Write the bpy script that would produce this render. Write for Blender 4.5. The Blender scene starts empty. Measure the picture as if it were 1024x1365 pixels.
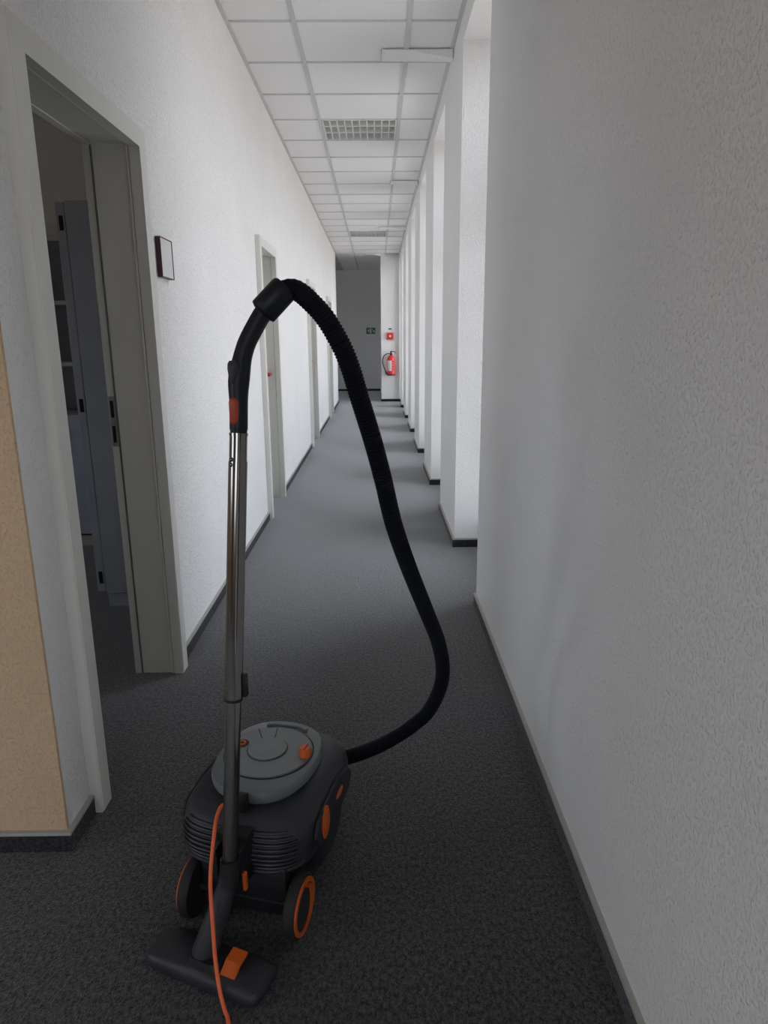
import bpy, bmesh, math, random
from mathutils import Vector, Matrix
random.seed(4)
S = bpy.context.scene
C = S.collection
PI = math.pi

# ------------------------------------------------------------------ camera, sky, exposure
HC = 1.269
def cam_setup():
    yaw, pitch, roll, f = 0.00889, 0.24416, 0.00754, 921.16
    cy, sy, cp, sp = math.cos(yaw), math.sin(yaw), math.cos(pitch), math.sin(pitch)
    fwd = Vector((sy*cp, cy*cp, -sp)); right = Vector((cy, -sy, 0)); down = fwd.cross(right)
    c, s = math.cos(roll), math.sin(roll)
    r2 = c*right + s*down; d2 = -s*right + c*down
    m = Matrix((r2, -d2, -fwd)).transposed().to_4x4()
    m.translation = (0, 0, HC)
    cd = bpy.data.cameras.new('camera'); co = bpy.data.objects.new('camera', cd); C.objects.link(co)
    co.matrix_world = m
    cd.sensor_fit = 'HORIZONTAL'; cd.sensor_width = 36.0; cd.lens = f/1024*36.0
    cd.clip_start = .05; cd.clip_end = 200
    S.camera = co
cam_setup()

W = bpy.data.worlds.new('overcast_sky'); S.world = W; W.use_nodes = True
nt = W.node_tree; bg = nt.nodes['Background']
tc = nt.nodes.new('ShaderNodeTexCoord'); sx = nt.nodes.new('ShaderNodeSeparateXYZ'); rp = nt.nodes.new('ShaderNodeValToRGB')
mp = nt.nodes.new('ShaderNodeMapRange'); mp.inputs[1].default_value = -1; mp.inputs[2].default_value = 1
nt.links.new(tc.outputs['Generated'], sx.inputs[0]); nt.links.new(sx.outputs[2], mp.inputs[0]); nt.links.new(mp.outputs[0], rp.inputs[0]); nt.links.new(rp.outputs[0], bg.inputs[0])
el = rp.color_ramp.elements
el[0].position = .49; el[0].color = (.55, .51, .49, 1)
el[1].position = .52; el[1].color = (.84, .90, 1.0, 1)
bg.inputs[1].default_value = 5.0

S.view_settings.view_transform = 'Standard'; S.view_settings.look = 'None'
S.view_settings.gamma = 1.0; S.view_settings.use_curve_mapping = False
S.view_settings.exposure = 0.0
S.cycles.use_denoising = True
S.cycles.max_bounces = 14; S.cycles.diffuse_bounces = 8; S.cycles.transparent_max_bounces = 12
S.cycles.sample_clamp_indirect = 6.0

# ------------------------------------------------------------------ dimensions
XL, XR, ZC = -.803, .478, 2.944         # corridor walls, ceiling
XW = .77                                # window plane
TX = (-.803, -.4306, .1944, .478)       # ceiling grid lines across
TY0, TP = 4.2716, .575                  # ceiling grid rows
DOORS = [(1.67, 2.558), (4.91, 5.70), (8.36, 9.27), (11.58, 12.50)]   # outer casing edges
BAYS = [(-1.05, .4), (3.19, 4.17), (5.17, 6.09), (6.98, 7.90), (8.83, 9.77), (10.65, 11.55), (12.5, 13.42), (14.0, 14.72)]  # first bay is added behind the camera, to brighten the near left side
ZS = .12; ZO = 2.815                              # top of the window bays
YE, YB = 14.80, 18.0                    # end partition, alcove back wall

# ------------------------------------------------------------------ materials
MATS = {}
def newmat(name):
    m = bpy.data.materials.new(name); m.use_nodes = True
    MATS[name] = m
    return m, m.node_tree, m.node_tree.nodes['Principled BSDF']
def mat(name, col, rough=.5, metal=0, noise=None, bump=None, spec=None, coat=0):
    m, t, b = newmat(name)
    b.inputs['Base Color'].default_value = (*col, 1); b.inputs['Roughness'].default_value = rough; b.inputs['Metallic'].default_value = metal
    if spec is not None: b.inputs['Specular IOR Level'].default_value = spec
    if coat: b.inputs['Coat Weight'].default_value = coat
    tcn = t.nodes.new('ShaderNodeTexCoord')
    if noise:
        sc, amt = noise
        n = t.nodes.new('ShaderNodeTexNoise'); n.inputs['Scale'].default_value = sc; n.inputs['Detail'].default_value = 4
        r = t.nodes.new('ShaderNodeValToRGB')
        r.color_ramp.elements[0].position = .3; r.color_ramp.elements[1].position = .7
        r.color_ramp.elements[0].color = (*[c*(1-amt) for c in col], 1); r.color_ramp.elements[1].color = (*[min(1, c*(1+amt)) for c in col], 1)
        t.links.new(tcn.outputs['Object'], n.inputs['Vector']); t.links.new(n.outputs['Fac'], r.inputs[0]); t.links.new(r.outputs[0], b.inputs['Base Color'])
    if bump:
        sc, st, dist = bump
        n = t.nodes.new('ShaderNodeTexNoise'); n.inputs['Scale'].default_value = sc; n.inputs['Detail'].default_value = 3
        bp = t.nodes.new('ShaderNodeBump'); bp.inputs['Strength'].default_value = st; bp.inputs['Distance'].default_value = dist
        t.links.new(tcn.outputs['Object'], n.inputs['Vector']); t.links.new(n.outputs['Fac'], bp.inputs['Height']); t.links.new(bp.outputs[0], b.inputs['Normal'])
    return m

def plaster(name, col):
    """roughcast wallpaper: scattered raised chips on a paper ground"""
    m, t, b = newmat(name)
    b.inputs['Base Color'].default_value = (*col, 1); b.inputs['Roughness'].default_value = .85; b.inputs['Specular IOR Level'].default_value = .25
    tcn = t.nodes.new('ShaderNodeTexCoord'); mpn = t.nodes.new('ShaderNodeMapping'); mpn.inputs['Scale'].default_value = (1, 1, .75)
    n1 = t.nodes.new('ShaderNodeTexNoise'); n1.inputs['Scale'].default_value = 155; n1.inputs['Detail'].default_value = 2; n1.inputs['Distortion'].default_value = .15
    n2 = t.nodes.new('ShaderNodeTexNoise'); n2.inputs['Scale'].default_value = 600; n2.inputs['Detail'].default_value = 2
    r = t.nodes.new('ShaderNodeValToRGB'); r.color_ramp.elements[0].position = .50; r.color_ramp.elements[1].position = .72
    mx = t.nodes.new('ShaderNodeMath'); mx.operation = 'MULTIPLY_ADD'; mx.inputs[1].default_value = .28
    bp = t.nodes.new('ShaderNodeBump'); bp.inputs['Strength'].default_value = .8; bp.inputs['Distance'].default_value = .0032
    n3 = t.nodes.new('ShaderNodeTexNoise'); n3.inputs['Scale'].default_value = 2.5; n3.inputs['Detail'].default_value = 3
    r3 = t.nodes.new('ShaderNodeValToRGB'); r3.color_ramp.elements[0].position = .3; r3.color_ramp.elements[1].position = .7
    r3.color_ramp.elements[0].color = (*[c*.965 for c in col], 1); r3.color_ramp.elements[1].color = (*col, 1)
    L = t.links.new
    L(tcn.outputs['Object'], mpn.inputs[0]); L(mpn.outputs[0], n1.inputs['Vector']); L(mpn.outputs[0], n2.inputs['Vector']); L(tcn.outputs['Object'], n3.inputs['Vector'])
    L(n1.outputs['Fac'], r.inputs[0]); L(n2.outputs['Fac'], mx.inputs[0]); L(r.outputs[0], mx.inputs[2]); L(mx.outputs[0], bp.inputs['Height']); L(bp.outputs[0], b.inputs['Normal'])
    L(n3.outputs['Fac'], r3.inputs[0]); L(r3.outputs[0], b.inputs['Base Color'])
    return m
plaster('wall_white', (.885, .885, .875))
plaster('wall_beige', (.66, .485, .315))

def carpet(name, c0, c1, sheen=1.0):
    m, t, b = newmat(name)
    b.inputs['Roughness'].default_value = .95; b.inputs['Specular IOR Level'].default_value = .1
    b.inputs['Sheen Weight'].default_value = sheen; b.inputs['Sheen Roughness'].default_value = .42
    tcn = t.nodes.new('ShaderNodeTexCoord')
    n1 = t.nodes.new('ShaderNodeTexNoise'); n1.inputs['Scale'].default_value = 120; n1.inputs['Detail'].default_value = 5; n1.inputs['Roughness'].default_value = .85
    n4 = t.nodes.new('ShaderNodeTexNoise'); n4.inputs['Scale'].default_value = 300; n4.inputs['Detail'].default_value = 2
    n2 = t.nodes.new('ShaderNodeTexNoise'); n2.inputs['Scale'].default_value = 3; n2.inputs['Detail'].default_value = 4
    mpn = t.nodes.new('ShaderNodeMapping'); mpn.inputs['Scale'].default_value = (1, .6, 1)
    r = t.nodes.new('ShaderNodeValToRGB')
    r.color_ramp.elements[0].position = .40; r.color_ramp.elements[1].position = .64
    r.color_ramp.elements[0].color = (*c0, 1); r.color_ramp.elements[1].color = (*c1, 1)
    rs = t.nodes.new('ShaderNodeValToRGB'); rs.color_ramp.elements[0].position = .36; rs.color_ramp.elements[1].position = .66
    rs.color_ramp.elements[0].color = (.55, .55, .56, 1); rs.color_ramp.elements[1].color = (1, 1, 1, 1)
    t.links.new(n1.outputs['Fac'], rs.inputs[0]); t.links.new(rs.outputs[0], b.inputs['Sheen Tint'])
    mxr = t.nodes.new('ShaderNodeMix'); mxr.data_type = 'RGBA'; mxr.blend_type = 'MULTIPLY'; mxr.inputs[0].default_value = .35
    bp = t.nodes.new('ShaderNodeBump'); bp.inputs['Strength'].default_value = .7; bp.inputs['Distance'].default_value = .004
    L = t.links.new
    L(tcn.outputs['Object'], mpn.inputs[0]); L(mpn.outputs[0], n1.inputs['Vector']); L(tcn.outputs['Object'], n2.inputs['Vector'])
    L(n1.outputs['Fac'], r.inputs[0]); L(r.outputs[0], mxr.inputs[6]); L(n2.outputs['Fac'], mxr.inputs[7]); L(mxr.outputs[2], b.inputs['Base Color'])
    L(mpn.outputs[0], n4.inputs['Vector']); L(n4.outputs['Fac'], bp.inputs['Height']); L(bp.outputs[0], b.inputs['Normal'])
    return m
carpet('carpet', (.012, .013, .015), (.118, .119, .122), 1.0)
carpet('carpet_strip', (.014, .015, .019), (.06, .062, .07), .3)
mat('cap_strip', (.42, .41, .38), .6, noise=(30, .06))
mat('tile_white', (.90, .90, .90), .9, noise=(60, .02), bump=(300, .15, .001))
mat('grid_bar', (.64, .65, .65), .6, noise=(20, .03))
mat('slab', (.5, .5, .5), .9, noise=(5, .05))
mat('frame_grey', (.74, .74, .70), .42, noise=(6, .02), bump=(250, .04, .0005))
mat('seal', (.16, .16, .15), .7, noise=(40, .1))
mat('door_leaf', (.62, .62, .60), .5, noise=(8, .03))
mat('red_plastic', (.42, .02, .03), .4, noise=(20, .05))
mat('dark_red', (.05, .008, .014), .45, noise=(30, .1))
mat('white_plate', (.72, .72, .71), .5, noise=(10, .02))
mat('cab_panel', (.46, .50, .58), .55, noise=(8, .05))
mat('cab_door', (.50, .55, .66), .55, noise=(8, .04))
mat('cab_edge', (.55, .54, .50), .5, noise=(10, .04))
mat('black_hole', (.006, .006, .007), .7, noise=(30, .1))
mat('steel', (.35, .35, .34), .35, .9, noise=(40, .05))
mat('lamp_white', (.80, .81, .79), .4, 0, noise=(20, .03))
mat('tube_glass', (.75, .75, .73), .3, noise=(10, .02))
mat('window_white', (.75, .75, .75), .4, noise=(8, .02))
mat('vac_body', (.026, .028, .036), .5, noise=(25, .12), bump=(500, .12, .0006))
mat('vac_side', (.022, .024, .032), .5, noise=(25, .12), bump=(500, .12, .0006))
mat('vac_lid', (.15, .168, .178), .36, noise=(25, .06), bump=(500, .1, .0005))
mat('vac_black', (.012, .013, .016), .45, noise=(30, .15))
mat('vac_orange', (.62, .115, .012), .4, noise=(20, .06))
mat('vac_groove', (.008, .009, .010), .6, noise=(30, .1))
mat('hose_black', (.0028, .0042, .0085), .65, noise=(60, .15), spec=.2)
mat('handle_black', (.006, .009, .014), .42, noise=(40, .12), spec=.35)
mat('chrome', (.25, .243, .232), .14, 1.0, noise=(15, .04))
mat('cord_orange', (.80, .15, .045), .5, noise=(40, .05))
mat('button_red', (.42, .060, .022), .45, noise=(20, .06))
mat('ext_red', (.70, .035, .035), .3, noise=(15, .05))
mat('exit_green', (.0, .16, .075), .4, noise=(15, .05))
mat('rubber', (.016, .016, .016), .7, noise=(40, .1))
m, t, b = newmat('glass')
out = t.nodes['Material Output']; t.nodes.remove(b)
tr = t.nodes.new('ShaderNodeBsdfTransparent'); gl = t.nodes.new('ShaderNodeBsdfGlossy'); gl.inputs['Roughness'].default_value = .02
ms = t.nodes.new('ShaderNodeMixShader'); fr = t.nodes.new('ShaderNodeFresnel'); fr.inputs[0].default_value = 1.3
t.links.new(fr.outputs[0], ms.inputs[0]); t.links.new(tr.outputs[0], ms.inputs[1]); t.links.new(gl.outputs[0], ms.inputs[2]); t.links.new(ms.outputs[0], out.inputs[0])

# ------------------------------------------------------------------ helpers
def box(bm, x0, x1, y0, y1, z0, z1):
    v = [bm.verts.new((x, y, z)) for x in (x0, x1) for y in (y0, y1) for z in (z0, z1)]
    for f in ((0, 1, 3, 2), (4, 6, 7, 5), (0, 4, 5, 1), (2, 3, 7, 6), (0, 2, 6, 4), (1, 5, 7, 3)):
        bm.faces.new([v[i] for i in f])
def boxes(*bs):
    bm = bmesh.new()
    for b_ in bs: box(bm, *b_)
    return bm
def bbox_bev(x0, x1, y0, y1, z0, z1, r=.003, seg=2):
    bm = boxes((x0, x1, y0, y1, z0, z1))
    bmesh.ops.bevel(bm, geom=bm.edges[:], offset=r, segments=seg, affect='EDGES', profile=.5)
    return bm
def obj(name, bm, m, parent=None, smooth=False, kind=None, label=None):
    bmesh.ops.recalc_face_normals(bm, faces=bm.faces[:])
    me = bpy.data.meshes.new(name); bm.to_mesh(me); bm.free()
    if smooth:
        me.polygons.foreach_set('use_smooth', [True]*len(me.polygons))
        me.set_sharp_from_angle(angle=math.radians(smooth if smooth > 1 else 40))
    o = bpy.data.objects.new(name, me); C.objects.link(o)
    me.materials.append(MATS[m])
    if parent: o.parent = parent
    if kind: o['kind'] = kind
    if label: o['label'] = label
    return o
def empty(name, loc=(0, 0, 0), rz=0):
    o = bpy.data.objects.new(name, None); C.objects.link(o); o.location = loc; o.rotation_euler = (0, 0, rz)
    o.empty_display_size = .05
    return o
def tag(o, label, cat, group=None):
    o['label'] = label; o['category'] = cat
    if group: o['group'] = group
    return o
def catmull(P, step):
    P = [Vector(p) for p in P]
    Q = [2*P[0]-P[1]] + P + [2*P[-1]-P[-2]]
    out = []
    for i in range(1, len(Q)-2):
        p0, p1, p2, p3 = Q[i-1:i+3]
        n = max(2, int((p2-p1).length/step))
        for k in range(n):
            t_ = k/n
            # centripetal-like blend
            out.append(.5*((2*p1)+(-p0+p2)*t_+(2*p0-5*p1+4*p2-p3)*t_*t_+(-p0+3*p1-3*p2+p3)*t_**3))
    out.append(P[-1])
    return out
def sweep(pts, rad, N=16, cap=True, flat=1.0):
    """tube along pts; rad(s, i) -> radius where s is the length so far"""
    bm = bmesh.new(); rings = []
    t0 = (pts[1]-pts[0]).normalized()
    u = t0.cross(Vector((0, 0, 1)))
    if u.length < .1: u = t0.cross(Vector((0, 1, 0)))
    u.normalize(); s = 0
    for i, p in enumerate(pts):
        t_ = (pts[min(i+1, len(pts)-1)] - pts[max(i-1, 0)]).normalized()
        u = (u - t_*u.dot(t_)).normalized(); v = t_.cross(u)
        if i: s += (p-pts[i-1]).length
        r = rad(s, i) if callable(rad) else rad
        rings.append([bm.verts.new(p + r*(math.cos(a)*u + flat*math.sin(a)*v)) for a in [2*PI*k/N for k in range(N)]])
    for a, b_ in zip(rings, rings[1:]):
        for k in range(N): bm.faces.new((a[k], a[(k+1) % N], b_[(k+1) % N], b_[k]))
    if cap: bm.faces.new(rings[0]); bm.faces.new(rings[-1])
    return bm
def lathe(prof, N=32, axis='z', at=(0, 0, 0)):
    """prof: list of (r, h); closed at both ends"""
    bm = bmesh.new(); rings = []
    for r, h in prof:
        ring = []
        for k in range(N):
            a = 2*PI*k/N; c, s = r*math.cos(a), r*math.sin(a)
            p = {'z': (c, s, h), 'x': (h, c, s), 'y': (c, h, s)}[axis]
            ring.append(bm.verts.new(Vector(p)+Vector(at)))
        rings.append(ring)
    for a, b_ in zip(rings, rings[1:]):
        for k in range(N): bm.faces.new((a[k], a[(k+1) % N], b_[(k+1) % N], b_[k]))
    bm.faces.new(rings[0]); bm.faces.new(rings[-1])
    return bm
def sring(z, hw, hf, hr, n=3.0, N=64, cx=0, cy=0):
    out = []
    for k in range(N):
        a = 2*PI*k/N; c, s = math.cos(a), math.sin(a)
        x = hw*math.copysign(abs(c)**(2/n), c); y = (hf if s >= 0 else hr)*math.copysign(abs(s)**(2/n), s)
        out.append((cx+x, cy+y, z))
    return out
def loft(rings):
    bm = bmesh.new(); R = [[bm.verts.new(p) for p in r] for r in rings]; N = len(R[0])
    for a, b_ in zip(R, R[1:]):
        for k in range(N): bm.faces.new((a[k], a[(k+1) % N], b_[(k+1) % N], b_[k]))
    bm.faces.new(R[0]); bm.faces.new(R[-1])
    return bm
def prism(poly, axis, h0, h1):
    """polygon in the two remaining axes (in x<y<z order), extruded along axis"""
    def P(a, b_, h): return {'x': (h, a, b_), 'y': (a, h, b_), 'z': (a, b_, h)}[axis]
    bm = bmesh.new()
    A = [bm.verts.new(P(a, b_, h0)) for a, b_ in poly]; B = [bm.verts.new(P(a, b_, h1)) for a, b_ in poly]
    n = len(poly); bm.faces.new(A); bm.faces.new(B)
    for k in range(n): bm.faces.new((A[k], A[(k+1) % n], B[(k+1) % n], B[k]))
    return bm
def struct(name, bm, m, parent=None): return obj(name, bm, m, parent, kind='structure' if not parent else None)

# ------------------------------------------------------------------ the shell
struct('floor', boxes((-4.7, XW+.2, -4.2, 18.2, -.12, 0)), 'carpet')
WT = .147; XB = XL-WT           # left wall thickness, its back face
ZT = 3.12
def left_wall():
    bs = []; y = 1.54
    for (a, b_) in DOORS:
        bs.append((XB, XL, y, a+.05, 0, ZT)); bs.append((XB, XL, a+.05, b_-.05, 1.93, ZT)); y = b_-.05
    bs.append((XB, XL, y, 14.6, 0, ZT))
    return boxes(*bs)
struct('wall_left', left_wall(), 'wall_white')
# lobby side of the wall stub: beige
struct('wall_lobby', boxes((-4.7, XL-.0005, 1.53, 1.66, 0, ZT)), 'wall_beige')
struct('wall_lobby_left', boxes((-4.7, -4.6, -4.2, -1.85, 0, ZT), (-4.7, -4.6, .35, 1.53, 0, ZT), (-4.7, -4.6, -1.85, .35, 0, .9), (-4.7, -4.6, -1.85, .35, 2.3, ZT)), 'wall_beige')
struct('wall_lobby_back', boxes((-4.7, -2.3, -4.2, -4.05, 0, ZT), (-.3, XR, -4.2, -4.05, 0, ZT), (-2.3, -.3, -4.2, -4.05, 0, .9), (-2.3, -.3, -4.2, -4.05, 2.4, ZT)), 'wall_beige')
# right wall: near stretch, piers between the window bays, lintel band, parapet and outer wall
def right_wall():
    bs = [(XR, XW+.2, -4.2, BAYS[0][0], 0, ZT)]
    ends = [b_[1] for b_ in BAYS]; starts = [b_[0] for b_ in BAYS[1:]] + [YE]
    for e, s in zip(ends, starts): bs.append((XR, XW+.2, e, s, 0, ZT))
    for a, b_ in BAYS:
        bs.append((XR, XW+.2, a, b_, ZO, ZT)); bs.append((XW, XW+.2, a, b_, 0, ZS))
    return boxes(*bs)
struct('wall_right', right_wall(), 'wall_white')
struct('wall_end', boxes((.10, XW+.2, YE, 18.2, 0, ZT)), 'wall_white')
struct('wall_back', boxes((-4.4, .10, YB, 18.2, 0, ZT)), 'wall_white')
struct('wall_alcove', boxes((-4.4, -4.2, 14.6, 15.6, 0, ZT), (-4.4, -4.2, 17.0, YB, 0, ZT), (-4.4, -4.2, 15.6, 17.0, 0, .95), (-4.4, -4.2, 15.6, 17.0, 2.1, ZT), (-4.2, XB, 14.5, 14.6, 0, ZT)), 'wall_white')
struct('wall_room', boxes((-4.7, -4.6, 1.66, 2.1, 0, ZT), (-4.7, -4.6, 3.3, 4.8, 0, ZT), (-4.7, -4.6, 2.1, 3.3, 0, 1.0), (-4.7, -4.6, 2.1, 3.3, 1.9, ZT), (-4.7, XB, 4.7, 4.8, 0, ZT), (-1.12, -1.02, 4.8, 14.5, 0, ZT)), 'wall_white')

# ceiling: slab, lowered soffits outside the corridor, then tiles and bars as pieces
ceil = struct('ceiling', boxes((-4.7, XW+.2, -4.2, 18.2, ZT, ZT+.1), (-4.6, XL-.003, -4.05, 1.53, ZC, ZT), (-4.6, XB, 1.66, 4.7, ZC, ZT), (-4.2, XL, 14.61, YB, ZC, ZT)), 'slab')
def link_copy(o, loc, parent=None):
    c = o.copy(); C.objects.link(c); c.location = loc; c.parent = parent if parent else o.parent
    return c
LAMPS = (3, 13)
cols = [(TX[0], TX[1]), (TX[1], TX[2]), (TX[2], TX[3])]
protos = []
for (a, b_) in cols:
    w = b_-a
    pr = obj('ceiling_tile', bbox_bev(-w/2+.001, w/2-.001, -TP/2+.001, TP/2-.001, 0, .015, .0025, 1), 'tile_white', ceil)
    protos.append([pr, (a+b_)/2, False])
for k in range(-14, 24):
    yc = TY0 + TP*(k+.5)
    for ci, pr in enumerate(protos):
        if ci == 1 and k in LAMPS: continue
        if ci == 2 and yc > YE-.2: continue
        loc = (pr[1], yc, ZC+.004)
        if not pr[2]: pr[0].location = loc; pr[2] = True
        else: link_copy(pr[0], loc)
for x in TX[1:3]:
    obj('grid_bar', boxes((x-.013, x+.013, -3.9, YB if x < .1 else YE, ZC-.004, ZC+.004)), 'grid_bar', ceil)
for x, s in ((XL, 1), (XR, -1)):
    x0, x1 = sorted((x, x+s*.022))
    obj('edge_bar', boxes((x0, x1, -3.9 if s < 0 else 1.54, 14.6 if s > 0 else YE, ZC-.004, ZC+.003)), 'grid_bar', ceil)
cb = None
for k in range(-14, 24):
    y = TY0+TP*k
    if cb is None:
        cb = obj('cross_bar', boxes((XL+.001, XR-.001, -.008, .008, -.0025, .004)), 'grid_bar', ceil); cb.location = (0, y, ZC)
    elif y < YE: link_copy(cb, (0, y, ZC))

# baseboards: dark carpet strip with a light cap
BH, BT = .048, .011
def base(name, runs):
    bm = bmesh.new(); bc = bmesh.new()
    for r in runs:
        x0, x1, y0, y1 = r
        box(bm, x0, x1, y0, y1, 0, BH)
        box(bc, x0 - .0005, x1 + .0005, y0 - .0005, y1 + .0005, BH, BH+.009)
    o = struct(name, bm, 'carpet_strip'); obj('cap_strip', bc, 'cap_strip', o)
runsL = []; y = 1.53
for a, b_ in DOORS:
    runsL.append((XL, XL+BT, y-.011 if y < 1.6 else y, a)); y = b_
runsL.append((XL, XL+BT, y, 14.6))
runsL.append((-4.6, XL, 1.53-BT, 1.53))
base('baseboard_left', runsL)
runsR = [(XR-BT, XR, -4.0, BAYS[0][0]+BT)]
for i, (a, b_) in enumerate(BAYS):
    runsR.append((XR-BT, XR, b_-BT, BAYS[i+1][0]+BT if i < 7 else YE))
    runsR.append((XR, XW, b_-BT, b_)); runsR.append((XR, XW, a, a+BT))
runsR.append((.10, XR-BT, YE-BT, YE)); runsR.append((.10-BT, .10, YE-BT, YB))
base('baseboard_right', runsR)
base('baseboard_back', [(-4.2, .10-BT, YB-BT, YB)])

# windows in the bays; the first bay and its window are added, unseen
for i, (a, b_) in enumerate(BAYS):
    w = empty('window_%d' % (i+1), (XW+.06, (a+b_)/2, ZS)); w['kind'] = 'structure'
    hw = (b_-a)/2; H = ZO-ZS
    obj('window_frame', boxes((-.035, .035, -hw, -hw+.055, 0, H), (-.035, .035, hw-.055, hw, 0, H), (-.035, .035, -hw+.055, hw-.055, 0, .06), (-.035, .035, -hw+.055, hw-.055, H-.055, H), (-.035, .035, -hw+.055, hw-.055, 1.9, 1.96)), 'window_white', w)
    obj('sill', bbox_bev(-.07, -.036, -hw+.02, hw-.02, 0, .022, .003, 1), 'window_white', w)
    obj('pane', boxes((-.004, .004, -hw+.055, hw-.055, .06, 1.9)), 'glass', w)
    obj('pane', boxes((-.004, .004, -hw+.055, hw-.055, 1.96, H-.055)), 'glass', w)
    obj('window_handle', boxes((-.055, -.035, hw-.045, hw-.02, 1.02, 1.10), (-.07, -.055, hw-.04, hw-.025, .95, 1.08)), 'window_white', w)
w = empty('window_9', (-1.3, -4.12, .9)); w['kind'] = 'structure'  # added window in the unseen lobby back wall, lets in extra daylight
obj('window_frame', boxes((-1, -.94, -.03, .03, 0, 1.5), (.94, 1, -.03, .03, 0, 1.5), (-.94, .94, -.03, .03, 0, .06), (-.94, .94, -.03, .03, 1.44, 1.5), (-.03, .03, -.03, .03, .06, 1.44)), 'window_white', w)
for s in (-1, 1):
    x0, x1 = sorted((s*.03, s*.94)); obj('pane', boxes((x0, x1, -.004, .004, .06, 1.44)), 'glass', w)
def added_side_window(n, x, yc, z0, w_, h_):  # windows added out of view for the daylight they bring
    w = empty('window_%d' % n, (x, yc, z0)); w['kind'] = 'structure'; k = w_/2
    obj('window_frame', boxes((-.03, .03, -k, -k+.06, 0, h_), (-.03, .03, k-.06, k, 0, h_), (-.03, .03, -k+.06, k-.06, 0, .06), (-.03, .03, -k+.06, k-.06, h_-.06, h_), (-.03, .03, -.03, .03, .06, h_-.06)), 'window_white', w)
    for s_ in (-1, 1):
        y0, y1 = sorted((s_*.03, s_*(k-.06))); obj('pane', boxes((-.004, .004, y0, y1, .06, h_-.06)), 'glass', w)
    portal('daylight_portal', (x-.06, yc, z0+h_/2), (0, -PI/2, 0), h_, w_)
def portal(name, loc, rot, sx_, sy_):
    ld = bpy.data.lights.new(name, 'AREA'); ld.shape = 'RECTANGLE'; ld.size = sx_; ld.size_y = sy_; ld.cycles.is_portal = True
    lo = bpy.data.objects.new(name, ld); C.objects.link(lo); lo.location = loc; lo.rotation_euler = rot
for a, b_ in BAYS:
    portal('daylight_portal', (XW+.13, (a+b_)/2, (ZS+ZO)/2), (0, PI/2, 0), ZO-ZS, b_-a)
added_side_window(10, -4.3, 16.3, .95, 1.4, 1.15)  # added, unseen: lightens the dark alcove
added_side_window(11, -4.65, -.75, .9, 2.2, 1.4)  # added, unseen: daylight from the lobby onto the near right wall
added_side_window(12, -4.65, 2.7, 1.0, 1.2, .9)  # added, unseen: fill light for the room behind the open door
portal('daylight_portal', (-1.3, -4.17, 1.65), (PI/2, 0, 0), 2.0, 1.5)

# ------------------------------------------------------------------ doors
def door(n, a, b_, opened):
    d = empty('door_%d' % n, (XL, (a+b_)/2, 0)); d['kind'] = 'structure'
    hw = (b_-a)/2; top = 1.955; cw = .062; pr = .033
    # corridor casing: two uprights and a head
    q = hw-cw
    bm = prism([(-hw, 0), (-hw, top), (hw, top), (hw, 0), (q, 0), (q, top-cw), (-q, top-cw), (-q, 0)], 'x', -.004, pr)
    bmesh.ops.bevel(bm, geom=[e for e in bm.edges if all(v.co.x > pr-.001 for v in e.verts)], offset=.003, segments=2, affect='EDGES')
    obj('casing', bm, 'frame_grey', d)
    iw = hw-cw
    for s in (-1, 1):
        y0, y1 = sorted((s*(iw+.010), s*(iw+.035)))
        j = obj('jamb', boxes((-WT-.012, -.004, y0, y1, 0, top-cw+.03)), 'frame_grey', d)
        y0, y1 = sorted((s*(iw+.008), s*(iw+.012)))
        obj('stop_strip', boxes((-WT-.012, -WT+.014, y0, y1, 0, top-cw+.004)), 'frame_grey', j)
        y0, y1 = sorted((s*(iw+.001), s*(iw+.012)))
        obj('bead', bbox_bev(-.016, -.008, y0, y1, 0, top-cw+.004, .002, 1), 'frame_grey', j)
        obj('rubber_seal', boxes((-WT+.014, -WT+.018, y0, y1, 0, top-cw+.004)), 'seal', j)
    h = obj('head_jamb', boxes((-WT-.012, -.004, -iw-.010, iw+.010, top-cw+.010, top-cw+.03)), 'frame_grey', d)
    obj('stop_strip', boxes((-WT-.012, -WT+.014, -iw, iw, top-cw+.007, top-cw+.012)), 'frame_grey', h)
    obj('bead', bbox_bev(-.016, -.008, -iw-.004, iw+.004, top-cw+.002, top-cw+.012, .002, 1), 'frame_grey', h)
    if opened:
        sp = obj('strike_plate', bbox_bev(-WT-.010, -WT+.012, iw+.006, iw+.0085, .90, 1.08, .0008, 1), 'steel', d)
        obj('latch_hole', boxes((-WT-.005, -WT+.006, iw+.005, iw+.0065, 1.005, 1.065)), 'black_hole', sp)
        obj('latch_hole', boxes((-WT-.005, -WT+.006, iw+.005, iw+.0065, .915, .975)), 'black_hole', sp)
        # leaf swung back into the room
        lf = obj('door_leaf', bbox_bev(-WT-.83, -WT-.016, -iw-.05, -iw-.01, .01, top-cw, .002, 1), 'door_leaf', d)
    else:
        lf = obj('door_leaf', bbox_bev(-.147, -.107, -iw-.0095, iw+.0095, .006, top-cw+.009, .002, 1), 'door_leaf', d)
        ly = iw-.07
        hd = obj('door_handle', sweep(catmull([(-.11, ly, 1.012), (-.075, ly, 1.012), (-.042, ly-.003, 1.012), (-.034, ly-.03, 1.012), (-.034, ly-.12, 1.012)], .006), .0135, 12), 'red_plastic', d, True)
        obj('rosette', lathe([(.026, -.1075), (.026, -.098), (.018, -.096)], 20, 'x', (0, ly, 1.012)), 'red_plastic', hd)
    return d
for i, (a, b_) in enumerate(DOORS): door(i+1, a, b_, i == 0)

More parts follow.
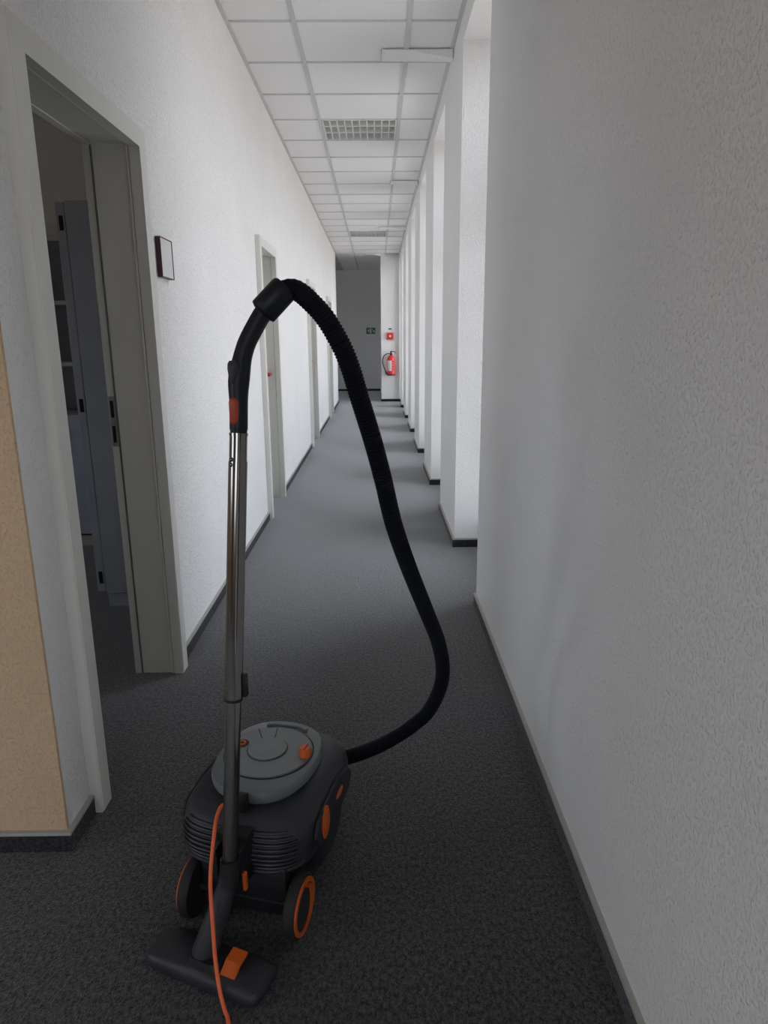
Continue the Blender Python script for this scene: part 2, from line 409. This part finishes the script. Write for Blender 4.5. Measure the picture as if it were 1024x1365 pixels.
# ------------------------------------------------------------------ cabinets in the dark room
t = tag(empty('tall_cabinet', (-1.17, 3.66, 0)), 'tall grey-blue cabinet with closed side panel in the dark room', 'cabinet')
obj('body', bbox_bev(-.17, .19, -.44, .44, .066, 1.86, .003, 1), 'cab_panel', t)
obj('plinth', boxes((-.165, .185, -.435, .435, 0, .066)), 'cab_panel', t)
for k, (y0, y1) in enumerate(((-.437, -.002), (.002, .437))):
    dd = obj('door', bbox_bev(-.212, -.174, y0, y1, .075, 1.855, .003, 1), 'cab_panel', t)
    if k == 0:
        for z in (.15, .985, 1.77): obj('hinge', boxes((-.199, -.182, y0-.004, y0+.006, z-.03, z+.03)), 'black_hole', dd)
    obj('handle', boxes((-.23, -.212, (y1-.03 if k == 0 else y0+.018), (y1-.018 if k == 0 else y0+.03), .9, 1.04)), 'steel', dd)
t = tag(empty('open_shelf_unit', (-1.95, 4.47, 0)), 'open shelf unit with pale lower doors at the back of the dark room', 'shelf')
for s in (-1, 1): obj('side_panel', boxes((min(s*.5, s*.48), max(s*.5, s*.48), -.2, .2, .07, 1.865)), 'cab_panel', t)
obj('back_panel', boxes((-.48, .48, .185, .2, .07, 1.865)), 'cab_panel', t)
for z in (1.85, 1.495, 1.14, .825): obj('shelf', bbox_bev(-.479, .479, -.2, .184, z-.012, z+.012, .002, 1), 'cab_edge', t)
for x0, x1 in ((-.479, -.002), (.002, .479)):
    dd = obj('door', bbox_bev(x0, x1, -.218, -.201, .085, .82, .002, 1), 'cab_door', t)
    obj('handle', boxes(((x1-.04 if x0 < -.1 else x0+.028), (x1-.028 if x0 < -.1 else x0+.04), -.235, -.218, .62, .75)), 'steel', dd)
obj('plinth', boxes((-.48, .48, -.19, .19, 0, .07)), 'cab_edge', t)

# ------------------------------------------------------------------ wall sign by the first door
t = tag(empty('door_sign', (XL, 2.765, 1.50)), 'white door sign plate with dark red edge beside open doorway', 'sign')
obj('backing', bbox_bev(0, .016, -.078, .074, 0, .142, .003, 2), 'dark_red', t)
obj('plate', boxes((.0155, .0172, -.0745, .0705, .0035, .1385)), 'white_plate', t)
obj('rim', boxes((.0155, .0195, -.078, -.0745, 0, .142), (.0155, .0195, .0705, .074, 0, .142), (.0155, .0195, -.0745, .0705, 0, .0035), (.0155, .0195, -.0745, .0705, .1385, .142)), 'dark_red', t)

# ------------------------------------------------------------------ ceiling lamps
def lamp(k, label):
    yc = TY0+TP*(k+.5); xc = (TX[1]+TX[2])/2
    t = tag(empty('ceiling_lamp', (xc, yc, ZC)), label, 'ceiling lamp', 'louvre lamps in the ceiling grid')
    hx, hy = .297, .272
    obj('housing', boxes((-hx, hx, -hy, hy, .062, .067), (-hx, -hx+.004, -hy, hy, .004, .062), (hx-.004, hx, -hy, hy, .004, .062), (-hx+.004, hx-.004, -hy, -hy+.004, .004, .062), (-hx+.004, hx-.004, hy-.004, hy, .004, .062)), 'lamp_white', t)
    obj('frame', boxes((-hx, hx, -hy, -hy+.012, 0, .004), (-hx, hx, hy-.012, hy, 0, .004), (-hx, -hx+.012, -hy+.012, hy-.012, 0, .004), (hx-.012, hx, -hy+.012, hy-.012, 0, .004)), 'lamp_white', t)
    for j in (-1, 0, 1):
        obj('light_tube', lathe([(.006, -hx+.02), (.0125, -hx+.022), (.0125, hx-.022), (.006, hx-.02)], 12, 'x', (0, j*.175, .048)), 'tube_glass', t, True)
    for j in (-1, 1):
        obj('reflector', prism([(j*.0875-.012, .006), (j*.0875+.012, .006), (j*.0875+.004, .055), (j*.0875-.004, .055)], 'x', -hx+.005, hx-.005), 'lamp_white', t)
    src = None
    for q in range(1, 10):
        x = -hx + 2*hx*q/10
        if src is None:
            src = obj('louvre_blade', prism([(-.005, .006), (.005, .006), (.0015, .045), (-.0015, .045)], 'y', -hy+.005, hy-.005), 'lamp_white', t); src.location = (x, 0, 0)
        else: link_copy(src, (x, 0, 0), t)
lamp(LAMPS[0], 'unlit louvre lamp in the ceiling grid, the larger nearer one')
lamp(LAMPS[1], 'unlit louvre lamp far down the ceiling, the smaller farther one')

# wedge plates under the ceiling beside the windows
def wedge(x0, x1, y, label):
    t = tag(empty('ceiling_plate', (x1, y, ZC-.0045)), label, 'ceiling plate', 'wedge plates under the ceiling')
    L = x0-x1; e = -.012
    bm = bmesh.new()
    prof = [(L, -.008), (L*.62, -.008), (0, -.048)]
    nf = [bm.verts.new((x, 0, z)) for x, z in prof]; ff = [bm.verts.new((x, .165, z_)) for x, z_ in ((L, -.008), (L*.62, -.008), (0, -.012))]
    nt_ = [bm.verts.new((x, 0, 0)) for x, z in prof]; ft = [bm.verts.new((x, .165, 0)) for x, z in prof]
    for k in (0, 1):
        bm.faces.new((nf[k], nf[k+1], nt_[k+1], nt_[k])); bm.faces.new((ff[k], ff[k+1], ft[k+1], ft[k])); bm.faces.new((nf[k], nf[k+1], ff[k+1], ff[k])); bm.faces.new((nt_[k], nt_[k+1], ft[k+1], ft[k]))
    bm.faces.new((nf[0], ff[0], ft[0], nt_[0])); bm.faces.new((nf[2], ff[2], ft[2], nt_[2]))
    obj('plate', bm, 'tile_white', t)
    obj('end_lip', boxes((L-.006, L-.0002, -.002, .167, -.016, 0)), 'grid_bar', t)
wedge(.05, .472, 4.635, 'white wedge plate under the ceiling, nearest of four')
wedge(.17, .466, 8.12, 'white wedge plate under the ceiling beyond the nearer lamp')
wedge(.05, .466, 11.28, 'white wedge plate under the ceiling just before the farther lamp')
wedge(-.19, .098, 14.62, 'wedge plate under the ceiling at the dark alcove entrance')

# ------------------------------------------------------------------ fire equipment and exit sign
t = tag(empty('fire_extinguisher', (.302, YE-.082, .55)), 'red fire extinguisher hanging on the end partition', 'fire extinguisher')
obj('cylinder', lathe([(.06, 0), (.078, .008), (.08, .03), (.08, .33), (.074, .365), (.05, .395), (.025, .405)], 32), 'ext_red', t, True)
obj('foot_ring', lathe([(.081, -.004), (.083, .0), (.083, .022), (.081, .024)], 32), 'rubber', t, True)
bm = bmesh.new(); pv = []
for k in range(9):
    a = math.radians(205+k*9); pv.append([bm.verts.new((.0812*math.cos(a), .0812*math.sin(a), z)) for z in (.09, .30)])
for p, q in zip(pv, pv[1:]): bm.faces.new((p[0], q[0], q[1], p[1]))
obj('label_panel', bm, 'white_plate', t, True)
for z in (.12, .17, .22, .27):
    bm = bmesh.new(); pv = []
    for k in range(7):
        a = math.radians(285+k*7); pv.append([bm.verts.new((.0812*math.cos(a), .0812*math.sin(a), zz)) for zz in (z, z+.018)])
    for p, q in zip(pv, pv[1:]): bm.faces.new((p[0], q[0], q[1], p[1]))
    obj('text_block', bm, 'dark_red', t, True)
va = obj('valve', lathe([(.024, .40), (.026, .41), (.026, .445), (.018, .45), (.018, .485), (.012, .49)], 20), 'vac_black', t, True)
obj('lever', prism([(-.012, .482), (.075, .468), (.092, .438), (.098, .442), (.085, .482), (-.012, .498)], 'y', -.011, .011), 'vac_black', va)
obj('hose', sweep(catmull([(-.02, 0, .44), (-.09, -.01, .435), (-.155, -.015, .38), (-.175, -.015, .28), (-.15, -.01, .17), (-.105, -.005, .06)], .01), .0095, 10), 'hose_black', t, True)
obj('nozzle', sweep([Vector((-.115, -.006, .085)), Vector((-.096, -.004, .035)), Vector((-.09, -.004, .02))], lambda s, i: (.013, .016, .017)[i], 12), 'vac_black', t, True)
obj('wall_bracket', boxes((-.02, .02, .07, .082, .2, .42), (-.03, .03, .06, .074, .37, .39)), 'steel', t)
t = tag(empty('fire_alarm_box', (.285, YE, 1.27)), 'red square fire alarm call point above the extinguisher', 'alarm box')
obj('housing', bbox_bev(-.072, .072, -.045, 0, 0, .145, .008, 2), 'ext_red', t, True)
obj('pane_frame', boxes((-.042, .042, -.048, -.0452, .03, .115)), 'button_red', t)
obj('button', lathe([(.02, -.055), (.022, -.051), (.022, -.0482)], 20, 'y', (0, 0, .073)), 'white_plate', t, True)
t = tag(obj('name_tag', bbox_bev(-.032, .032, -.006, 0, -.012, .012, .001, 1), 'vac_black'), 'small dark label strip above the red alarm box', 'label'); t.location = (.285, YE, 1.487)
t = tag(empty('exit_sign', (-.137, YB, 1.418)), 'green emergency exit sign on the dark back wall', 'sign')
obj('panel', bbox_bev(-.112, .112, -.012, 0, 0, .148, .002, 1), 'exit_green', t)
def flat(poly): return prism(poly, 'y', -.0135, -.0118)
obj('door_mark', flat([(-.02, .015), (.015, .015), (.015, .133), (-.02, .133)]), 'white_plate', t)
pm = flat([(-.062, .10), (-.052, .092), (-.030, .088), (-.024, .075), (-.03, .072), (-.038, .082), (-.046, .08), (-.050, .065), (-.034, .05), (-.03, .025), (-.038, .025), (-.044, .045), (-.06, .055), (-.075, .04), (-.092, .04), (-.092, .047), (-.078, .048), (-.066, .065), (-.062, .082), (-.072, .082), (-.078, .07), (-.086, .072), (-.078, .09)])
obj('running_figure', pm, 'white_plate', t)
obj('figure_head', lathe([(.011, -.0135), (.011, -.0118)], 14, 'y', (-.046, 0, .108)), 'white_plate', t)
obj('arrow', flat([(.035, .105), (.045, .115), (.078, .072), (.092, .085), (.095, .035), (.048, .042), (.064, .058)]), 'white_plate', t)

# ------------------------------------------------------------------ the vacuum cleaner
YAW = math.radians(-15); O = Vector((-.27, 1.49, 0))
V = tag(empty('vacuum_cleaner', O, YAW), 'dark grey canister vacuum cleaner with orange trim, parked wand and looping black hose', 'vacuum cleaner')
def loc(p):          # world point -> vacuum frame
    d = Vector(p)-O; c, s = math.cos(-YAW), math.sin(-YAW)
    return Vector((d.x*c-d.y*s, d.x*s+d.y*c, d.z))
def locs(P): return [loc(p) for p in P]
NB = 3.8
BR = [(.110, .140, .190, .186), (.118, .148, .196, .194), (.140, .155, .202, .202), (.150, .158, .205, .206), (.175, .164, .211, .211), (.205, .165, .211, .208), (.232, .160, .203, .199), (.250, .147, .187, .182), (.262, .128, .165, .160)]
body = obj('body', loft([sring(z, hw, hf, hr, NB) for z, hw, hf, hr in BR]), 'vac_body', V, True)
def body_at(z):
    for (a, b_) in zip(BR, BR[1:]):
        if a[0] <= z <= b_[0]:
            k = (z-a[0])/(b_[0]-a[0]); return [a[i]+(b_[i]-a[i])*k for i in range(1, 4)]
    return BR[-1][1:]
obj('chassis', loft([sring(.028, .12, .175, .09, 3), sring(.05, .148, .195, .105, 3), sring(.10, .155, .202, .115, 3), sring(.145, .150, .196, .15, 3)]), 'vac_side', V, True)
obj('rear_skirt', bbox_bev(-.088, .120, -.203, -.06, .03, .16, .012, 2), 'vac_black', V, True)
# rear grille: curved slats
for i in range(8):
    z = .157+.0112*i
    hw, hf, hr = body_at(z); P = []
    for k in range(41):
        x = (-.93+1.86*k/40)*hw*(.9 if i < 6 else .9-.05*(i-5))
        P.append(Vector((x, -(hr)*(1-abs(x/hw)**NB)**(1/NB)-.0015, z)))
    obj('grille_slat', sweep(P, .0036, 6), 'vac_black', body, True)
hw, hf, hr = body_at(.15)
P = []
for k in range(41):
    x = (-.97+1.94*k/40)*hw*.93; P.append(Vector((x, -hr*(1-abs(x/hw)**NB)**(1/NB)-.001, .148)))
obj('rear_rail', sweep(P, .006, 8), 'vac_body', body, True)
# flat side panels with orange badges
for s in (-1, 1):
    x0, x1 = sorted((s*.160, s*.1672))
    ring = [(-.135, .19), (-.12, .222), (-.06, .236), (.03, .238), (.10, .222), (.13, .19), (.11, .155), (.02, .148), (-.07, .146), (-.12, .158)]
    bm = prism(ring, 'x', x0, x1)
    bmesh.ops.bevel(bm, geom=[e for e in bm.edges], offset=.003, segments=2, affect='EDGES')
    sp = obj('side_panel', bm, 'vac_side', body, True)
    bm = bmesh.new(); bmesh.ops.create_uvsphere(bm, u_segments=24, v_segments=12, radius=1, matrix=Matrix.Translation((s*.166, -.072, .19)) @ Matrix.Diagonal((.006, .027, .042, 1)))
    obj('orange_badge', bm, 'vac_orange', sp, True)
    bm = bmesh.new(); bmesh.ops.create_uvsphere(bm, u_segments=16, v_segments=8, radius=1, matrix=Matrix.Translation((s*.1665, .03, .196)) @ Matrix.Diagonal((.004, .026, .010, 1)))
    obj('side_badge', bm, 'vac_orange', sp, True)
# lid
LID = [(.262, .110, .136, .144), (.271, .113, .140, .148), (.274, .121, .146, .154), (.288, .122, .147, .158), (.297, .119, .144, .154), (.300, .113, .137, .146)]
lid = obj('lid', loft([sring(z, hw, hf, hr, 2.35) for z, hw, hf, hr in LID]), 'vac_lid', V, True)
obj('lid_groove', lathe([(.1065, .2995), (.1065, .3012), (.109, .3012), (.109, .2995)], 64, 'z', (0, 0, 0)), 'vac_groove', lid)
obj('lid_panel', lathe([(.1045, .299), (.1045, .3025), (.1035, .3045)], 64), 'vac_lid', lid, 25)
obj('lid_shadow_ring', lathe([(.0495, .3035), (.0495, .3049), (.048, .3049), (.048, .3035)], 48, 'z', (-.006, .004, 0)), 'vac_groove', lid)
obj('lid_disc', lathe([(.047, .304), (.047, .3066), (.0462, .308)], 48, 'z', (-.006, .004, 0)), 'vac_lid', lid, 25)
obj('lid_handle', loft([[(x, y, z) for x, y in [(-.055, .112), (-.03, .125), (.03, .127), (.058, .113), (.054, .106), (.03, .117), (-.03, .115), (-.051, .104)]] for z in (.299, .306)]), 'vac_lid', lid)
for a in ((-.05, .062, .6), (-.012, .07, .25)):
    bm = boxes((-.0012, .0012, -.026, .026, .3043, .3049)); bmesh.ops.rotate(bm, verts=bm.verts, cent=(0, 0, 0), matrix=Matrix.Rotation(a[2], 3, 'Z')); bmesh.ops.translate(bm, verts=bm.verts, vec=(a[0], a[1], 0))
    obj('lid_seam', bm, 'vac_groove', lid)
kb = obj('power_knob', lathe([(.0145, .3035), (.0145, .322), (.0125, .3255)], 24, 'z', (.092, .002, 0)), 'vac_orange', lid, True)
obj('knob_grip', bbox_bev(.0885, .0955, -.0125, .0165, .325, .3285, .001, 1), 'vac_orange', kb)
so = obj('socket', lathe([(.016, .3035), (.016, .3062), (.010, .3062), (.010, .3045)], 24, 'z', (-.076, .012, 0)), 'vac_groove', lid, True)
obj('socket_ring', lathe([(.0095, .3045), (.0095, .308), (.006, .308), (.006, .3045)], 20, 'z', (-.076, .012, 0)), 'vac_orange', so, True)
obj('lid_latch', bbox_bev(-.028, .018, -.178, -.150, .262, .298, .004, 2), 'vac_groove', V, True)
# wheels
for s in (-1, 1):
    W0 = (.019+s*.124, -.196, .068)
    prof = [(.054, -.013), (.065, -.012), (.068, -.007), (.068, .007), (.064, .012), (.054, .013)]
    wh = obj('wheel', lathe(prof if s > 0 else [(r, -h) for r, h in prof], 40, 'x', W0), 'rubber', V, True)
    def ringx(r0, r1, h0, h1): 
        N = 40; bm = bmesh.new(); R = [[bm.verts.new((W0[0]+s*h, W0[1]+r*math.cos(2*PI*k/N), W0[2]+r*math.sin(2*PI*k/N))) for k in range(N)] for r, h in ((r0, h0), (r0, h1), (r1, h1), (r1, h0))]
        for i in range(4):
            A, B = R[i], R[(i+1) % 4]
            for k in range(N): bm.faces.new((A[k], A[(k+1) % N], B[(k+1) % N], B[k]))
        return bm
    obj('rim', ringx(.050, .060, .009, .0165), 'vac_orange', wh, True)
    obj('hub', lathe([(.048, s*.010), (.046, s*.0145), (.018, s*.016)], 32, 'x', W0), 'vac_side', wh, True)
    bm = bmesh.new(); A = []; B = []
    for k in range(17):
        a = math.radians(-75+150*k/16); 
        A.append((W0[1]+.047*math.cos(a), W0[2]+.047*math.sin(a))); B.append((W0[1]+.031*math.cos(a), W0[2]+.044*math.sin(a)))
    obj('orange_arc', prism(A+B[::-1], 'x', W0[0]+s*.012, W0[0]+s*.018), 'vac_orange', wh)
obj('axle', lathe([(.008, -.10), (.008, .13)], 12, 'x', (0, -.196, .068)), 'vac_black', V)
cw = obj('caster_wheel', lathe([(.018, -.011), (.022, -.009), (.022, .009), (.018, .011)], 24, 'x', (0, .14, .022)), 'rubber', V, True)
obj('caster_fork', boxes((-.016, -.012, .132, .148, .022, .04), (.012, .016, .132, .148, .022, .04), (-.016, .016, .13, .15, .038, .046)), 'vac_black', cw)
# rear parking bracket
br = obj('parking_bracket', boxes((-.026, .046, -.228, -.195, .142, .246), (-.022, -.010, -.262, -.228, .16, .235), (.036, .046, -.262, -.228, .16, .235)), 'vac_black', V)
obj('bracket_tab', bbox_bev(.046, .054, -.262, -.25, .142, .185, .002, 1), 'vac_orange', br)
# wand (two telescoping tubes) and its fittings
w_lo, w_hi = Vector((-.315, 1.22, .209)), Vector((-.267, 1.33, 1.096))
ax = (w_hi-w_lo).normalized(); Lw = (w_hi-w_lo).length
def along(s): return w_lo + ax*s
def tube(s0, s1, r, r2=None): return sweep([loc(along(s0+(s1-s0)*k/4)) for k in range(5)], (lambda s, i: r+(r2-r)*i/4) if r2 else r, 32)
zr = (.569-.209)/ax.z; zj = (1.043-.209)/ax.z
wa = obj('lower_tube', tube(0, zr+.02, .0162), 'chrome', V, True)
wb = obj('upper_tube', tube(zr, zj, .0182), 'chrome', V, True)
obj('top_sleeve', tube(zj-.002, Lw, .0170), 'chrome', wb, True)
obj('sleeve_lip', tube(Lw-.004, Lw+.001, .0180), 'chrome', wb, True)
obj('end_ring', tube(zr-.003, zr+.003, .0192), 'vac_black', wb, True)
for dz in (-.004, .006):
    bm = bmesh.new(); bmesh.ops.create_uvsphere(bm, u_segments=12, v_segments=8, radius=.0042, matrix=Matrix.Translation(loc(along(zj+dz)+Vector((-.0105, -.0148, 0)))))
    obj('locking_ball', bm, 'chrome', wb, True)
lev = along(zr+.03)+Vector((.019, .004, 0))
bm = bbox_bev(-.004, .008, -.007, .007, -.028, .022, .003, 2); bmesh.ops.translate(bm, verts=bm.verts, vec=loc(lev))
obj('slide_lever', bm, 'vac_black', wb, True)
# floor head: connector, neck, nozzle, pedal
nk = locs([(-.3145, 1.2215, .225), (-.3165, 1.217, .195), (-.322, 1.211, .168)])
con = obj('connector', sweep(catmull(nk, .01), .0205, 24), 'vac_black', V, True)
nk = locs([(-.320, 1.212, .176), (-.330, 1.205, .145), (-.350, 1.187, .09), (-.366, 1.174, .045), (-.369, 1.171, .03)])
obj('neck', sweep(catmull(nk, .01), lambda s, i: .0195+.055*s, 24), 'vac_body', V, True)
NZ = math.radians(-23)
def nz(p): 
    c, s = math.cos(NZ), math.sin(NZ); return loc((-.357+p[0]*c-p[1]*s, 1.168+p[0]*s+p[1]*c, p[2]))
def nring(z, hw, hf, hr, n=7): return [nz(p) for p in sring(z, hw, hf, hr, n, 48)]
noz = obj('nozzle', loft([nring(.004, .137, .047, .047), nring(.008, .139, .049, .049), nring(.022, .139, .049, .049), nring(.030, .134, .044, .045), nring(.036, .10, .036, .038)]), 'vac_body', V, True)
obj('bristle_strip', loft([nring(0, .132, .043, .043), nring(.006, .132, .043, .043)]), 'vac_black', noz)
ped = bmesh.new()
pf = [(-.028, .036), (-.006, .052), (.022, .056), (.024, .050), (-.004, .045), (-.026, .030)]
A = [ped.verts.new(nz((.062-.017, y_, z_))) for y_, z_ in pf]; B = [ped.verts.new(nz((.062+.017, y_, z_))) for y_, z_ in pf]
ped.faces.new(A); ped.faces.new(B)
for k in range(6): ped.faces.new((A[k], A[(k+1) % 6], B[(k+1) % 6], B[k]))
obj('pedal', ped, 'vac_orange', noz)
obj('neck_joint', loft([nring(.030, .045, .034, .034, 4), nring(.048, .036, .028, .028, 4)]), 'vac_black', noz, True)
# handle: bent grip, slider, button, hose cuff
hp = [(-.2685, 1.327, 1.075), (-.2668, 1.331, 1.10), (-.265, 1.335, 1.143), (-.262, 1.340, 1.199), (-.249, 1.347, 1.255), (-.228, 1.353, 1.296), (-.205, 1.358, 1.332)]
hc_ = catmull(locs(hp), .006)
def hrad(s, i):
    if s < .03: return .0162
    return .0174 + .0030*math.exp(-((s-.125)/.03)**2)
hn = obj('handle', sweep(hc_, hrad, 24), 'handle_black', V, True)
c0, c1 = loc((-.215, 1.3565, 1.320)), loc((-.170, 1.365, 1.366))
d_ = (c1-c0)
obj('hose_cuff', sweep([c0-d_*.02, c0+d_*.03, c0+d_*.06, c0+d_*.9, c0+d_*.98, c0+d_*1.02], lambda s, i: (.018, .0255, .027, .027, .0255, .0225)[i], 28), 'handle_black', V, True)
bt = [Vector((-.2705, 1.3235, 1.139+z_)) for z_ in (-.0265, -.025, -.022, -.017, .017, .022, .025, .0265)]
obj('release_button', sweep([loc(p) for p in bt], lambda s, i: (.002, .006, .009, .0105, .0105, .009, .006, .002)[i], 18), 'button_red', hn, True)
sl = locs([(-.2705, 1.3265, 1.180), (-.2700, 1.3265, 1.190), (-.2685, 1.327, 1.205), (-.2680, 1.328, 1.218), (-.2675, 1.329, 1.226), (-.267, 1.3295, 1.231), (-.2665, 1.330, 1.233)])
obj('air_slider', sweep(sl, lambda s, i: (.002, .0062, .0105, .0125, .0125, .010, .003)[i], 18), 'vac_body', hn, True)
# hose
hp = [(-.182, 1.360, 1.352), (-.171, 1.362, 1.361), (-.16, 1.364, 1.365), (-.146, 1.367, 1.36), (-.127, 1.372, 1.343), (-.098, 1.381, 1.311), (-.068, 1.393, 1.257), (-.052, 1.403, 1.215), (-.04, 1.416, 1.171), (-.024, 1.431, 1.115), (-.008, 1.449, 1.057), (.012, 1.476, .973), (.035, 1.510, .865), (.072, 1.578, .739), (.124, 1.68, .581), (.161, 1.748, .467), (.179, 1.786, .365), (.17, 1.794, .293), (.136, 1.793, .223), (.1, 1.788, .192), (.065, 1.785, .165), (.002, 1.76, .143), (-.06, 1.722, .14), (-.114, 1.688, .147), (-.165, 1.664, .165), (-.205, 1.650, .182)]
def resample(P, step):
    out = [P[0]]; acc = 0
    for p, q in zip(P, P[1:]):
        L = (q-p).length
        while acc+L >= step:
            p = p.lerp(q, (step-acc)/L); out.append(p); L = (q-p).length; acc = 0
        acc += L
    return out
def relax(P, n):
    for _ in range(n): P = [P[0]]+[(P[i-1]+2*P[i]+P[i+1])/4 for i in range(1, len(P)-1)]+[P[-1]]
    return P
hc2 = resample(relax(resample(catmull(locs(hp), .002), .004), 14), .0018)
obj('hose', sweep(hc2, lambda s, i: 0.0194+min(.0009, .0002+.0045*s)*(1 if (i % 4) < 2 else -1), 20), 'hose_black', V, 20)
obj('hose_inlet', sweep(locs([(-.150, 1.668, .163), (-.215, 1.640, .185)]), .026, 28), 'vac_black', V, True)
# power cord
cp = [(-.333, 1.300, .285), (-.338, 1.288, .305), (-.345, 1.262, .300), (-.3475, 1.225, .262), (-.348, 1.185, .205), (-.340, 1.150, .140), (-.331, 1.118, .075), (-.319, 1.092, .028), (-.306, 1.070, .007), (-.294, 1.045, .0045), (-.28, .95, .0045), (-.31, .70, .0045), (-.42, .35, .0045), (-.7, -.1, .0045), (-1.1, -.6, .0045), (-1.7, -1.2, .0045), (-2.4, -1.8, .0045)]
obj('power_cord', sweep(catmull(locs(cp), .012), .0042, 10), 'cord_orange', V, True)
